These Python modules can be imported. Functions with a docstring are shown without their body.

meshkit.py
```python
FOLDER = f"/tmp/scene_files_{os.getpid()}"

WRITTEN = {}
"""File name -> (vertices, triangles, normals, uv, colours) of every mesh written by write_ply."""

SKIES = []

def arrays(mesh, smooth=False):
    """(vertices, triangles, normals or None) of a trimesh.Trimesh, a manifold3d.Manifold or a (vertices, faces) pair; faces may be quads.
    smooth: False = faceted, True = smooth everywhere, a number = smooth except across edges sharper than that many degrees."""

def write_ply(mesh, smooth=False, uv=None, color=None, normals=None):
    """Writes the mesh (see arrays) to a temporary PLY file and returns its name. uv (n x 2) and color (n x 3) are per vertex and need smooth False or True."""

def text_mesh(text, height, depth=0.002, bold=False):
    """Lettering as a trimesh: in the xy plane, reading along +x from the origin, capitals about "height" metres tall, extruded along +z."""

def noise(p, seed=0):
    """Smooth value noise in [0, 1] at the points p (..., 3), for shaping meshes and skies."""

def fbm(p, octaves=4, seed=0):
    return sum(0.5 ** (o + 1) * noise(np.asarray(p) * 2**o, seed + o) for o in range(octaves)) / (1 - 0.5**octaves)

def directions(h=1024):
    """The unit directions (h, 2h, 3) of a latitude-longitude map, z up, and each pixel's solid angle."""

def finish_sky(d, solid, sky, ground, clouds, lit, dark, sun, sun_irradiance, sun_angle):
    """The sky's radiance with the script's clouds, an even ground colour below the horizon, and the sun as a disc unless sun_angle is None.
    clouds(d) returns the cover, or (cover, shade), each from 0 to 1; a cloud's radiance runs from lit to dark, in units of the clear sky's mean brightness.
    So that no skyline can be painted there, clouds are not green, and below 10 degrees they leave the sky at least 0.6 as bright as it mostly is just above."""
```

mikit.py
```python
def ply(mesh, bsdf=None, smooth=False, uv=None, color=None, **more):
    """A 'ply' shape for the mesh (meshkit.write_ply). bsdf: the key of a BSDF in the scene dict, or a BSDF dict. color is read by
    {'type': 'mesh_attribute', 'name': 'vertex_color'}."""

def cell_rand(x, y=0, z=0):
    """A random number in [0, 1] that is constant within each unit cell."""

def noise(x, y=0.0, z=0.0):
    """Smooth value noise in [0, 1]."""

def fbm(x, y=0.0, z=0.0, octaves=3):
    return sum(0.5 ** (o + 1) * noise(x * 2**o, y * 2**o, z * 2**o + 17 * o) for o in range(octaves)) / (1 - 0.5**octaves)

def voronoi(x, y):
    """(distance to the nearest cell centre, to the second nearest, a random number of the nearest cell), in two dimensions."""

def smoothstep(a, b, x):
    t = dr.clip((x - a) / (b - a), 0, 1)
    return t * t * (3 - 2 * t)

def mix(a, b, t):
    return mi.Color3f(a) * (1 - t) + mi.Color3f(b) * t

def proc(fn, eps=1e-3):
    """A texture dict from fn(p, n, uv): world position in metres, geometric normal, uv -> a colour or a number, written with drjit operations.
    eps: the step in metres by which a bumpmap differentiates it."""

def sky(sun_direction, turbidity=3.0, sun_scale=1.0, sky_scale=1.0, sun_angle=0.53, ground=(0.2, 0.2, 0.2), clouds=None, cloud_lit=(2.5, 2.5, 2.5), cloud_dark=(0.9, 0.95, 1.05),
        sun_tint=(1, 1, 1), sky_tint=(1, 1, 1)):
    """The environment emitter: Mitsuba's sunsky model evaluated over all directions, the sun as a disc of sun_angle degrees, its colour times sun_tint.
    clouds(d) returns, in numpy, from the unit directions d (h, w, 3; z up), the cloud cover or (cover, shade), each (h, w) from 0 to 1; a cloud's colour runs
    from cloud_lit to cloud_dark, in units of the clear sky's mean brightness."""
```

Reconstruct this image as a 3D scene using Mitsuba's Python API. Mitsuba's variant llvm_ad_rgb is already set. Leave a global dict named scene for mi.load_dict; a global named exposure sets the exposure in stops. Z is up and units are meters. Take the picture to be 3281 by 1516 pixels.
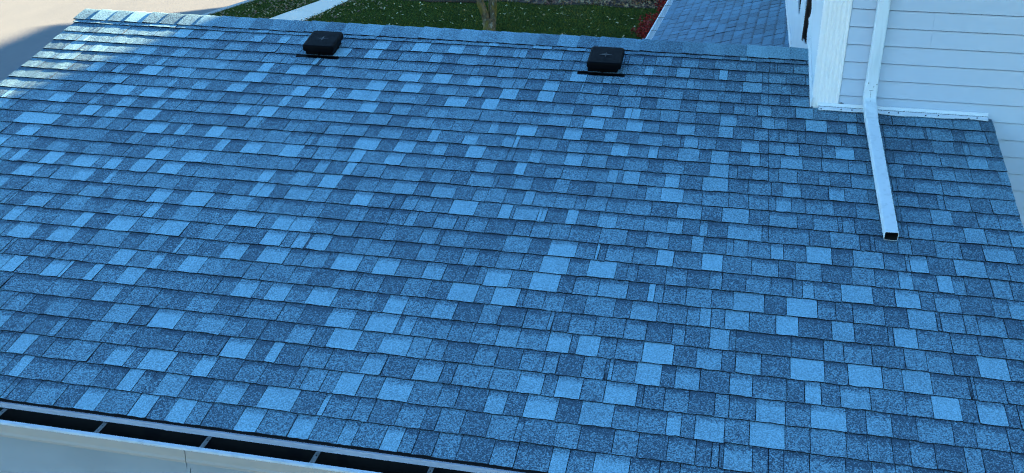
import math, random
import numpy as np, trimesh, drjit as dr, mitsuba as mi, mikit, meshkit
from shapely.geometry import Polygon, box as sbox
T = mi.ScalarTransform4f
scene, labels = {}, {}
rng = np.random.default_rng(7)

# ------------------------------------------------------------------ camera, sky, exposure
CAM = np.array([0.0, -3.4688, 2.7795]); YAW, PITCH = 0.2115, -0.4455
FWD = np.array([-math.sin(YAW) * math.cos(PITCH), math.cos(YAW) * math.cos(PITCH), math.sin(PITCH)])
scene['camera'] = {'type': 'perspective', 'fov': math.degrees(2 * math.atan(1640.5 / 3352.5)), 'fov_axis': 'x', 'near_clip': 0.05, 'far_clip': 600.0,
                   'to_world': T().look_at(origin=CAM.tolist(), target=(CAM + FWD).tolist(), up=[0, 0, 1])}
SUN_AZ, SUN_EL = math.radians(48.3), math.radians(13.0)      # azimuth from +y (away from the camera) towards +x
SUN = [math.sin(SUN_AZ) * math.cos(SUN_EL), math.cos(SUN_AZ) * math.cos(SUN_EL), math.sin(SUN_EL)]
scene['sky'] = mikit.sky(SUN, turbidity=3, sky_scale=0.37, sun_tint=(1.0, 1.19, 1.62), sky_tint=(0.66, 1.0, 1.32), ground=(0.16, 0.17, 0.18))
exposure = 5.65

# ------------------------------------------------------------------ measures (metres; x along the eave, y up-slope, z up; eave of the garage at z = 0)
A = 0.212588                                   # slope of the garage roof
VD, ND = np.array([0, math.cos(A), math.sin(A)]), np.array([0, -math.sin(A), math.cos(A)])
SP = 0.143                                     # shingle exposure
U0, U1, US, UP, YW = -4.996, 1.591, 0.5355, 0.6826, 3.1094
VR = 3.945                                     # ridge, along the slope
ZG = -3.0
LAP, LAPZ = 0.10888, 1.30581


# ------------------------------------------------------------------ helpers
def numbered(name):
    if name not in scene and name not in labels:
        return name
    i = 1
    while f'{name}_{i:03d}' in scene or f'{name}_{i:03d}' in labels:
        i += 1
    return f'{name}_{i:03d}'


def add(name, mesh, mat, label=None, cat=None, kind=None, group=None, smooth=False, uv=None):
    key = numbered(name)
    scene[key] = mikit.ply(mesh, mat, smooth=smooth, uv=uv)
    tag(key, label, cat, kind, group)
    return key


def tag(key, label=None, cat=None, kind=None, group=None):
    d = {k: v for k, v in (('label', label), ('category', cat), ('kind', kind), ('group', group)) if v}
    if d:
        labels[key] = d


def cat_(ms):
    return trimesh.util.concatenate(ms)


def box(x0, x1, y0, y1, z0, z1):
    m = trimesh.creation.box(extents=[x1 - x0, y1 - y0, z1 - z0]); m.apply_translation([(x0 + x1) / 2, (y0 + y1) / 2, (z0 + z1) / 2]); return m


def prism(poly, z0, z1):
    """A polygon of the xy plane, extruded upwards."""
    p = poly if isinstance(poly, Polygon) else Polygon(poly)
    m = trimesh.creation.extrude_polygon(p, z1 - z0, engine='earcut'); m.apply_translation([0, 0, z0]); return m


def frame(m, ex, ey, ez, o):
    """Moves a mesh from local axes to ex, ey, ez at o."""
    M = np.eye(4); M[:3, 0], M[:3, 1], M[:3, 2], M[:3, 3] = ex, ey, ez, o
    m = m.copy(); m.apply_transform(M); return m


def on_roof(m):
    """local (u, v, height) -> world."""
    return frame(m, [1, 0, 0], VD, ND, [0, 0, 0])


def hull8(p):
    """Box of 8 corners: four below (counter-clockwise), four above."""
    f = np.array([[0, 2, 1], [0, 3, 2], [4, 5, 6], [4, 6, 7], [0, 1, 5], [0, 5, 4], [1, 2, 6], [1, 6, 5], [2, 3, 7], [2, 7, 6], [3, 0, 4], [3, 4, 7]])
    return trimesh.Trimesh(np.array(p, float), f, process=False)


def extrude_x(pts, x0, x1, close=True):
    """A profile of (y, z) points swept from x0 to x1."""
    n = len(pts)
    v = [[x0, a, b] for a, b in pts] + [[x1, a, b] for a, b in pts]
    f = []
    for i in range(n if close else n - 1):
        j = (i + 1) % n
        f += [[i, j, n + j], [i, n + j, n + i]]
    m = trimesh.Trimesh(np.array(v, float), np.array(f), process=False)
    if close:
        c = trimesh.creation.extrude_polygon(Polygon(pts), x1 - x0, engine='earcut')
        return frame(c, [0, 1, 0], [0, 0, 1], [1, 0, 0], [x0, 0, 0])
    return m


def tube(path, radii, n=10, wob=0.0, seed=0):
    path, r = np.array(path, float), np.array(radii, float)
    g = np.random.default_rng(seed); V, F = [], []
    for i, p in enumerate(path):
        d = path[min(i + 1, len(path) - 1)] - path[max(i - 1, 0)]; d /= np.linalg.norm(d)
        a = np.cross(d, [0.3, 0.8, 0.5]); a /= np.linalg.norm(a); b = np.cross(d, a)
        for k in range(n):
            t = 2 * math.pi * k / n
            V.append(p + r[i] * (1 + wob * (g.random() - .5)) * (math.cos(t) * a + math.sin(t) * b))
    for i in range(len(path) - 1):
        for k in range(n):
            q = i * n + k, i * n + (k + 1) % n, (i + 1) * n + (k + 1) % n, (i + 1) * n + k
            F += [[q[0], q[1], q[2]], [q[0], q[2], q[3]]]
    m = len(V); V += [path[0], path[-1]]
    for k in range(n):
        F += [[m, (k + 1) % n, k], [m + 1, m - n + k, m - n + (k + 1) % n]]
    return trimesh.Trimesh(np.array(V), np.array(F), process=False)


# ------------------------------------------------------------------ materials
noise, fbm, mix, sst, crand = mikit.noise, mikit.fbm, mikit.mix, mikit.smoothstep, mikit.cell_rand


def mat(name, fn, rough=0.8, spec=0.3, metal=0.0, bump=None, scale=0.001, eps=1e-3):
    base = {'type': 'rgb', 'value': list(fn)} if isinstance(fn, tuple) else mikit.proc(fn)
    b = {'type': 'principled', 'base_color': base, 'roughness': rough, 'specular': spec, 'metallic': metal}
    if bump is not None:
        b = {'type': 'bumpmap', 'tex': mikit.proc(bump, eps), 'scale': scale, 'bsdf': b}
    scene[name] = {'type': 'twosided', 'bsdf': b}


def shingle_fn(dark, light, nd, amp):
    def fn(p, n, uv):
        band = dr.select(uv.x > 1.5, 1.0, 0.0)
        t = uv.x - 2 * band
        big = noise(p.x * 9, p.y * 9, p.z * 9)
        t = t - band * 0.36 * sst(0.52 + 0.16 * noise(p.x * 45, p.y * 45, 3.0), 0.86, uv.y) + (big - 0.5) * 0.12 + (noise(p.x * 1.3, p.y * 1.3, 7.0) - 0.5) * 0.08
        q = noise(p.x * 210, p.y * 210, p.z * 210); r = crand(p.x * 280, p.y * 280, p.z * 280)
        g = 0.5 * (sst(0.30, 0.70, q) - 0.5) + 0.6 * (r - 0.5)
        t = t + g * amp * (1.2 - 0.7 * t) - 0.50 * sst(0.90, 0.92, r) * t * t
        c = mix(dark, light, dr.clip(t, 0, 1.2))
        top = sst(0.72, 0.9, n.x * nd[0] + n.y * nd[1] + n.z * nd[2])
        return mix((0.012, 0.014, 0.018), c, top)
    return fn


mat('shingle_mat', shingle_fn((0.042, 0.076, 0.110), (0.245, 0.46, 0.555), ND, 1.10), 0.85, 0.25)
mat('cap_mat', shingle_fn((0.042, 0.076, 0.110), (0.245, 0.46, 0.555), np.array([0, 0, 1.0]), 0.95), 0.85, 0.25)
WS = 0.35
NW = np.array([-WS, 0, 1.0]) / math.hypot(WS, 1)
mat('wing_shingle_mat', shingle_fn((0.025, 0.055, 0.085), (0.13, 0.32, 0.47), NW, 0.4), 0.7, 0.4)
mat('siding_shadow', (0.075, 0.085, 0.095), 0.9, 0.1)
mat('felt_and_shade', (0.010, 0.011, 0.014), 0.9, 0.2)


def painted(base, dirt, amt, sx=6.0, sz=1.2):
    def fn(p, n, uv):
        a = fbm(p.x * sx, p.y * sx, p.z * sz, 3)
        s = noise(p.x * 160, p.y * 160, p.z * 160)
        return mix(base, dirt, dr.clip(sst(0.45, 0.8, a) * amt + sst(0.80, 0.9, s) * 0.5 * amt, 0, 1))
    return fn


mat('siding_mat', painted((0.49, 0.54, 0.60), (0.44, 0.49, 0.555), 0.5), 0.55, 0.4)
mat('cream_vinyl', painted((0.86, 0.80, 0.74), (0.76, 0.72, 0.66), 0.35), 0.45, 0.45)
mat('trim_white', painted((0.72, 0.74, 0.74), (0.62, 0.66, 0.66), 0.35), 0.45, 0.45)
mat('sheet_white', painted((0.58, 0.64, 0.68), (0.48, 0.55, 0.60), 0.5, 3.0, 3.0), 0.5, 0.4)
mat('spout_white', painted((0.66, 0.71, 0.72), (0.50, 0.55, 0.56), 0.5, 45.0, 4.0), 0.4, 0.5)
mat('drip_metal', painted((0.40, 0.41, 0.46), (0.32, 0.33, 0.38), 0.5, 5.0, 30.0), 0.4, 0.5)
mat('gutter_lip', painted((0.47, 0.52, 0.55), (0.36, 0.40, 0.42), 0.6, 25.0, 25.0), 0.5, 0.4)
mat('gutter_paint', painted((0.36, 0.31, 0.26), (0.29, 0.265, 0.23), 0.6, 4.0, 12.0), 0.6, 0.35)
mat('gutter_inside', painted((0.016, 0.014, 0.012), (0.007, 0.007, 0.008), 0.9, 14.0, 14.0), 0.9, 0.2)  # near-black holds both the dirt and the shade inside the trough
mat('garage_siding_mat', painted((0.265, 0.285, 0.295), (0.225, 0.245, 0.255), 0.6, 4.0, 8.0), 0.6, 0.35)
mat('strap_metal', painted((0.13, 0.13, 0.125), (0.06, 0.055, 0.05), 0.8, 60.0, 60.0), 0.5, 0.5)
mat('black_plastic', painted((0.0025, 0.0025, 0.0032), (0.004, 0.004, 0.005), 0.7, 20.0, 20.0), 0.45, 0.04)
mat('dark_gap', painted((0.010, 0.008, 0.010), (0.022, 0.014, 0.012), 0.8, 12.0, 3.0), 0.9, 0.1)
mat('old_wood', painted((0.05, 0.035, 0.03), (0.02, 0.015, 0.014), 0.9, 30.0, 4.0), 0.85, 0.2)
mat('boss_highlight', (0.05, 0.05, 0.055), 0.35, 0.5)  # lighter than the lid: highlight on the raised star put into its colour
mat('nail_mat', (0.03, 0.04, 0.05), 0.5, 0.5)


def asphalt_fn(p, n, uv):
    a = fbm(p.x * 0.35, p.y * 0.12, 0.0, 3); b = noise(p.x * 60, p.y * 60, 0.0); c = fbm(p.x * 2.2, p.y * 0.6, 5.0, 3)
    return mix((0.115, 0.125, 0.135), (0.165, 0.17, 0.17), dr.clip(0.45 * a + 0.3 * b + 0.35 * c, 0, 1))


mat('asphalt', asphalt_fn, 0.95, 0.1)


def concrete_fn(p, n, uv):
    a = fbm(p.x * 2.0, p.y * 2.0, 0.0, 4); b = noise(p.x * 90, p.y * 90, 0.0)
    return mix((0.55, 0.50, 0.42), (0.66, 0.60, 0.50), dr.clip(a * 0.8 + b * 0.25, 0, 1))


mat('concrete', concrete_fn, 0.9, 0.2)
mat('kerb_concrete', painted((0.27, 0.29, 0.29), (0.20, 0.22, 0.22), 0.8, 5.0, 5.0), 0.9, 0.2)


def apron_fn(p, n, uv):
    a = fbm(p.x * 1.5, p.y * 1.5, 2.0, 4); b = noise(p.x * 70, p.y * 70, 0.0)
    return mix((0.24, 0.26, 0.25), (0.33, 0.35, 0.33), dr.clip(a * 0.8 + b * 0.25, 0, 1))


mat('apron_concrete', apron_fn, 0.9, 0.2)


def soil_fn(p, n, uv):
    a = fbm(p.x * 3.0, p.y * 3.0, 0.0, 4); b = noise(p.x * 40, p.y * 40, 0.0)
    return mix((0.008, 0.020, 0.003), (0.022, 0.045, 0.006), dr.clip(0.7 * a + 0.4 * b, 0, 1))


mat('lawn_mat', soil_fn, 0.95, 0.1)


def mulch_fn(p, n, uv):
    a = fbm(p.x * 5.0, p.y * 5.0, 0.0, 4); b = noise(p.x * 55, p.y * 55, 0.0)
    return mix((0.016, 0.012, 0.010), (0.075, 0.055, 0.050), dr.clip(0.5 * a + 0.5 * b, 0, 1))


mat('mulch_mat', mulch_fn, 0.95, 0.1)


def grass_fn(p, n, uv):
    a = fbm(p.x * 1.3, p.y * 1.3, 0.0, 3); b = noise(p.x * 30, p.y * 30, 2.0)
    c = mix((0.028, 0.056, 0.008), (0.090, 0.130, 0.020), dr.clip(0.55 * a + 0.5 * b, 0, 1))
    return mix(c, (0.10, 0.11, 0.03), 0.55 * sst(0.62, 0.8, fbm(p.x * 0.8, p.y * 0.9, 4.0, 3)))


mat('grass_mat', grass_fn, 0.8, 0.2)


def leaf_fn(p, n, uv):
    r = crand(p.x * 9, p.y * 9, 0.0)
    return mix(mix((0.17, 0.115, 0.05), (0.32, 0.26, 0.14), r), (0.13, 0.075, 0.05), sst(0.55, 0.75, crand(p.x * 9, p.y * 9, 7.0)))


mat('leaf_mat', leaf_fn, 0.7, 0.3)


def pale_leaf_fn(p, n, uv):
    return mix((0.26, 0.22, 0.10), (0.50, 0.45, 0.26), crand(p.x * 7, p.y * 7, 0.0))


mat('pale_leaf_mat', pale_leaf_fn, 0.6, 0.3)


def bark_fn(p, n, uv):
    a = fbm(p.x * 14, p.y * 14, p.z * 5, 4); b = noise(p.x * 60, p.y * 60, p.z * 22); m = fbm(p.x * 6, p.y * 6, p.z * 4 + 9, 3)
    c = mix((0.022, 0.018, 0.013), (0.26, 0.19, 0.095), dr.clip(0.6 * a + 0.5 * b - 0.1, 0, 1))
    return mix(mix(c, (0.15, 0.11, 0.012), 0.75 * sst(0.46, 0.62, m)), (0.36, 0.33, 0.24), 0.7 * sst(0.66, 0.74, fbm(p.x * 20, p.y * 20, p.z * 9 + 3, 3)))


mat('bark', bark_fn, 0.9, 0.2, bump=lambda p, n, uv: fbm(p.x * 35, p.y * 35, p.z * 12, 3), scale=0.02, eps=4e-3)


def red_fn(p, n, uv):
    return mix((0.07, 0.004, 0.003), (0.26, 0.014, 0.010), crand(p.x * 23, p.y * 23, p.z * 23))


mat('red_leaf_mat', red_fn, 0.7, 0.25)


def ever_fn(p, n, uv):
    return mix((0.008, 0.018, 0.007), (0.03, 0.05, 0.02), crand(p.x * 31, p.y * 31, p.z * 31))


mat('evergreen_mat', ever_fn, 0.7, 0.25)
mat('twig', (0.05, 0.04, 0.03), 0.9, 0.2)
mat('plain_roof', (0.10, 0.11, 0.13), 0.9, 0.2)
# shingle courses: where each tab starts along its course (metres) and its tone (Light, light-mid l, mid N, Mid-dark M, Dark)
ROWS = {
0: "-3.177M -3.146D -3.042N -2.898D -2.798L -2.692M -2.527L -2.432D -2.342L -2.245M -2.167D -2.009L -1.901M -1.755L -1.655M -1.526l -1.458M -1.331L -1.249M -1.186D -1.097M -0.991D -0.846N -0.741M -0.592L -0.518M -0.410L -0.261M -0.136M -0.053D 0.041l 0.128M",
1: "-3.271M -3.231L -3.170M -3.058M -2.943N -2.794D -2.663L -2.582M -2.525D -2.475l -2.349D -2.230M -2.161l -2.048D -1.961L -1.795D -1.671L -1.644M -1.509N -1.432D -1.307N -1.188D -1.125N -1.012D -0.894N -0.771N -0.742M -0.596N -0.493D -0.346N -0.240D -0.115N 0.003D 0.070N 0.101D 0.120l 0.238M 0.304D 0.366M 0.470N 0.615D 0.720N 0.814M 0.883D 1.004N 1.116D",
2: "-3.365M -3.332L -3.234D -3.136M -3.044N -2.895D -2.805L -2.702M -2.632L -2.481M -2.353L -2.269D -2.136M -2.017D -1.859M -1.809N -1.712M -1.647L -1.536M -1.433L -1.289M -1.156N -1.071D -0.938l -0.847D -0.760L -0.613D -0.511l -0.365N -0.254M -0.132L -0.068M -0.010L 0.117M 0.222L 0.370M 0.474N 0.623M 0.708M 0.809D 0.880N 0.979D 1.097N 1.167D 1.281N",
3: "-3.460D -3.398M -3.325D -3.197N -3.151D -3.021N -2.906D -2.874N -2.763D -2.638D -2.511M -2.365D -2.276L -2.137D -2.042L -1.988D -1.862N -1.738M -1.565l -1.463D -1.313l -1.184D -1.122N -0.948N -0.819L -0.704M -0.643L -0.527M -0.422L -0.276D -0.248D -0.154N -0.047D 0.067N 0.130M 0.245L 0.371M 0.478L 0.628D 0.710l 0.816D 0.918N 1.064D 1.154N 1.284D",
4: "-3.554M -3.531N -3.426D -3.302N -3.163D -2.981l -2.832D -2.728L -2.582M -2.475l -2.336M -2.231D -2.130D -1.991l -1.871D -1.785L -1.638M -1.526L -1.379N -1.286N -1.204D -1.055N -0.952D -0.836N -0.724N -0.661D -0.545N -0.439D -0.423l -0.403N -0.297L -0.182D -0.119l -0.007D 0.125l 0.227M 0.378D 0.454L 0.526D 0.607l 0.736M 0.885M 0.994L 1.112D 1.180L 1.298D 1.349M",
5: "-3.648M -3.477M -3.390N -3.239D -3.119l -2.994D -2.940M -2.786M -2.692D -2.592N -2.445D -2.326M -2.277N -2.095N -1.986D -1.843L -1.712M -1.639L -1.487M -1.462l -1.400M -1.276N -1.218M -1.105N -0.981l -0.876N -0.734L -0.624D -0.591L -0.487M -0.408N -0.282L -0.138D -0.032l 0.083D 0.146l 0.262D 0.392L 0.543M 0.646L 0.796M 0.883l 1.006M 1.163D 1.176M 1.191M 1.315N",
6: "-3.742L -3.657M -3.502L -3.398L -3.374M -3.248L -3.192M -3.061L -2.946M -2.826M -2.696N -2.578M -2.505M -2.406L -2.290M -2.223L -2.110M -2.001L -1.862M -1.727N -1.646D -1.588L -1.484N -1.340l -1.228D -1.097N -1.002D -0.876M -0.755l -0.734D -0.653N -0.528M -0.385N -0.279D -0.156N -0.096D 0.020l 0.112M 0.142D 0.396D 0.543M 0.633N 0.759D 0.903N 0.999N 1.110D 1.220L 1.349M",
7: "-3.836M -3.811D -3.667N -3.560D -3.536M -3.463N -3.330M -3.181L -3.075M -2.952L -2.895M -2.778L -2.656N -2.520M -2.402M -2.305M -2.152N -2.050D -1.908N -1.803D -1.780N -1.656D -1.538N -1.403D -1.296L -1.151M -1.069L -0.936M -0.905M -0.804N -0.704D -0.597N -0.451D -0.370l -0.241M -0.097N -0.037l 0.018M 0.083l 0.200M 0.325L 0.431D 0.584l 0.687D 0.840M 0.865L 0.971M 1.122N 1.243D 1.353N",
8: "-3.930M -3.892L -3.748D -3.639L -3.502D -3.389N -3.194D -3.086N -2.958D -2.872L -2.851M -2.742D -2.597L -2.475D -2.385L -2.234M -2.132N -2.009D -1.965L -1.821M -1.740L -1.612M -1.468l -1.359D -1.244D -1.181M -1.141L -1.008M -0.902L -0.754D -0.677N -0.551l -0.404D -0.301L -0.268N -0.224M -0.112N 0.013M 0.119l 0.267D 0.373L 0.521M 0.606D 0.687N 0.833D 0.941l 1.071D 1.089N 1.196M 1.257N 1.380D",
9: "-4.024M -4.011L -3.928N -3.825M -3.704N -3.571L -3.493D -3.359L -3.211M -3.102l -3.046L -2.901D -2.793N -2.691M -2.573D -2.428L -2.307M -2.245L -2.170D -2.156L -2.044D -1.897N -1.819N -1.687D -1.541N -1.435D -1.308N -1.292N -1.216D -1.108N -0.976M -0.874L -0.729M -0.626L -0.482D -0.424M -0.370D -0.226N -0.119D -0.007N 0.057D 0.175N 0.298M 0.404M 0.452l 0.507M 0.637L 0.787D 0.893L 1.009D 1.077N 1.195D 1.343M 1.415l",
10: "-4.119M -4.086l -4.072D -3.967l -3.832D -3.727N -3.601D -3.433N -3.348M -3.219l -3.203L -3.138D -3.026N -2.888M -2.679L -2.506M -2.419L -2.316L -2.195M -2.053N -1.942D -1.783N -1.704D -1.568N -1.473D -1.448M -1.310D -1.102N -0.960D -0.855L -0.709M -0.607L -0.588D -0.550N -0.409M -0.286L -0.198M -0.054L 0.053M 0.198N 0.334D 0.419N 0.548D 0.695N 0.805M 0.922L 0.986M 1.103L 1.177N 1.235D 1.358N 1.450D",
11: "-4.213D -4.070M -3.965N -3.819D -3.695N -3.551D -3.467N -3.384M -3.256L -3.141M -3.029L -2.882M -2.773l -2.632M -2.566M -2.502N -2.436M -2.285N -2.187D -2.036N -1.927D -1.788M -1.690l -1.635D -1.526N -1.407D -1.345N -1.231D -1.076M -0.979N -0.875M -0.770M -0.605N -0.461D -0.355N -0.235D -0.117l -0.053M 0.064N 0.101N 0.177M 0.293l 0.357M 0.472L 0.601D 0.707l 0.858M 0.965N 0.985L 1.073D 1.201l 1.351M 1.458N",
12: "-4.307D -4.228L -4.088M -3.973N -3.825L -3.725D -3.612L -3.579M -3.396N -3.272N -3.150D -3.035N -2.895D -2.807M -2.700D -2.675L -2.627L -2.549D -2.457l -2.310N -2.200M -2.056L -1.946M -1.818D -1.753N -1.671N -1.571M -1.473L -1.323M -1.192L -1.122M -1.106l -0.970L -0.951L -0.923D -0.812L -0.749M -0.635l -0.531M -0.381N -0.258l -0.173D -0.083l -0.041D 0.065l 0.245M 0.279M 0.490D 0.597N 0.747D 0.799D 0.822D 0.937N 1.004D 1.123N 1.251D 1.358l 1.513D",
13: "-4.401M -4.341L -4.275M -4.136L -4.025M -3.916L -3.772M -3.699L -3.612D -3.518L -3.399D -3.333L -3.201M -3.094N -2.954M -2.832N -2.687L -2.608M -2.482l -2.364M -2.302L -2.188D -2.074N -1.956M -1.862l -1.718D -1.617l -1.483D -1.371N -1.294N -1.189M -1.081l -1.021N -0.899N -0.784M -0.724N -0.607M -0.501N -0.357D -0.217l -0.082D 0.028l 0.174D 0.280N 0.428D 0.512N 0.641D 0.664N 0.729D 0.883D 0.969M 1.000N 1.120M 1.283l 1.390N 1.507l",
14: "-4.495M -4.297D -4.179N -4.043D -3.918l -3.900N -3.783D -3.646M -3.609D -3.487L -3.362M -3.252L -3.103M -3.000N -2.889M -2.628M -2.507D -2.386l -2.311D -2.206L -2.144M -2.067N -1.962M -1.823N -1.719D -1.662N -1.536D -1.437N -1.285D -1.262D -1.166N -1.058D -0.928N -0.846D -0.696M -0.594M -0.453M -0.404N -0.318L -0.193M -0.089N 0.058M 0.166N 0.275M 0.315l 0.397M 0.472M 0.562N 0.625D 0.742N 0.862D 0.949D 0.977M 1.130l 1.238D 1.365M 1.474N",
15: "-4.589D -4.473L -4.351M -4.289N -4.078M -3.877D -3.700N -3.615D -3.486N -3.376D -3.302M -3.204D -3.099L -3.032D -2.919L -2.798N -2.662L -2.537M -2.446N -2.326N -2.216L -2.133M -1.990L -1.882M -1.730N -1.626M -1.448D -1.426l -1.306D -1.190L -1.127D -1.014N -0.908N -0.760M -0.640l -0.583M -0.551l -0.454M -0.309L -0.226D -0.097l 0.049D 0.160M 0.290D 0.347l 0.451D 0.601l 0.687M 0.814D 0.866D 0.943M 0.968M 1.077D 1.177M 1.214N 1.348D 1.455N",
16: "-4.683D -4.587L -4.304D -4.206N -4.098D -4.023N -3.912M -3.791M -3.652L -3.517D -3.437L -3.392L -3.358M -3.227L -3.121N -2.928M -2.869N -2.827N -2.685M -2.546N -2.506D -2.477N -2.336D -2.228L -2.081D -1.972L -1.850M -1.732l -1.647D -1.521L -1.412M -1.267M -1.226M -1.133l -1.059M -0.915L -0.808M -0.776N -0.666D -0.563N -0.417D -0.335N -0.209D -0.065l 0.046M 0.095D 0.178N 0.270M 0.326N 0.431D 0.548M 0.612D 0.727N 0.861M 0.949M 0.976D 1.069N 1.218M 1.304N 1.434M",
17: "-4.778M -4.713D -4.567M -4.455N -4.343M -4.196L -4.086M -4.006L -3.912D -3.790L -3.654D -3.547M -3.371M -3.162D -3.017N -2.929M -2.907D -2.745N -2.671N -2.592D -2.470N -2.334N -2.206D -2.124N -1.974D -1.873M -1.797L -1.736M -1.575L -1.483M -1.326l -1.256L -1.228M -1.098N -0.986D -0.921N -0.800M -0.655L -0.552M -0.434L -0.376M -0.259l -0.133D -0.064l 0.040M 0.158l 0.220M 0.268M 0.337l 0.463M 0.570N 0.720N 0.821D 0.859M 0.944N 1.027D 1.178N 1.302N 1.390M 1.537N",
18: "-4.872L -4.826M -4.718M -4.615M -4.513L -4.373D -4.212N -4.149D -4.001l -3.895D -3.735l -3.677M -3.569M -3.425N -3.306M -3.177L -3.065M -2.990L -2.879M -2.778N -2.577N -2.350D -2.250N -2.097D -1.971N -1.814M -1.681M -1.555M -1.443l -1.389M -1.266L -1.142M -1.094D -0.970L -0.858D -0.717l -0.638D -0.509N -0.360M -0.253D -0.233l -0.148M -0.042D 0.106l 0.212D 0.266N 0.360l 0.446D 0.574M 0.650L 0.758D 0.854D 0.937D 0.980M 1.129N 1.239M 1.385l 1.496M",
19: "-4.966M -4.806D -4.709M -4.631N -4.531D -4.369l -4.227M -4.151L -3.987M -3.901L -3.749M -3.691L -3.566M -3.421N -3.316D -3.191N -3.113M -3.050M -3.011M -2.900L -2.839M -2.720L -2.599N -2.505N -2.344L -2.232D -2.134N -2.003D -1.883N -1.751M -1.535M -1.316M -1.197M -1.105l -0.950M -0.868L -0.740M -0.601L -0.498M -0.396D -0.289l -0.177D -0.036l 0.053D 0.177N 0.263M 0.326M 0.435D 0.483D 0.604N 0.690D 0.856D 0.941D 1.095D 1.208M 1.331D 1.379N 1.414N 1.535D",
20: "-5.140M -4.822M -4.665M -4.358N -4.208l -4.109M -4.020M -3.897N -3.774l -3.733D -3.591l -3.488D -3.334L -3.210D -3.111M -3.019M -2.866L -2.762M -2.646L -2.579M -2.471L -2.334L -2.265M -2.162N -2.008M -1.923D -1.802L -1.658D -1.552L -1.453M -1.316N -1.206M -1.086N -0.951D -0.839L -0.700D -0.629L -0.584L -0.530M -0.406N -0.288M -0.182D -0.033l 0.071D 0.220l 0.297N 0.374D 0.483l 0.611D 0.727l 0.788D 0.853D 0.939N 1.016N 1.175D 1.189M 1.217N 1.338D 1.405N 1.527D",
21: "-5.154M -4.983M -4.848D -4.736N -4.609D -4.475l -4.377D -4.272l -4.202D -4.056L -3.918M -3.827l -3.675N -3.574N -3.480N -3.391M -3.280L -3.134D -3.021N -2.916M -2.840N -2.722N -2.594M -2.501M -2.384L -2.258M -2.140L -2.008D -1.902N -1.758M -1.626l -1.582D -1.465L -1.353D -1.216L -1.108D -0.963N -0.757M -0.670N -0.545D -0.441N -0.288D -0.190N -0.041D 0.043N 0.115M 0.192l 0.280D 0.425l 0.533M 0.681N 0.792D 0.884D 0.925D 1.000M 1.074M 1.134N 1.256N 1.355N 1.513D",
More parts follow.
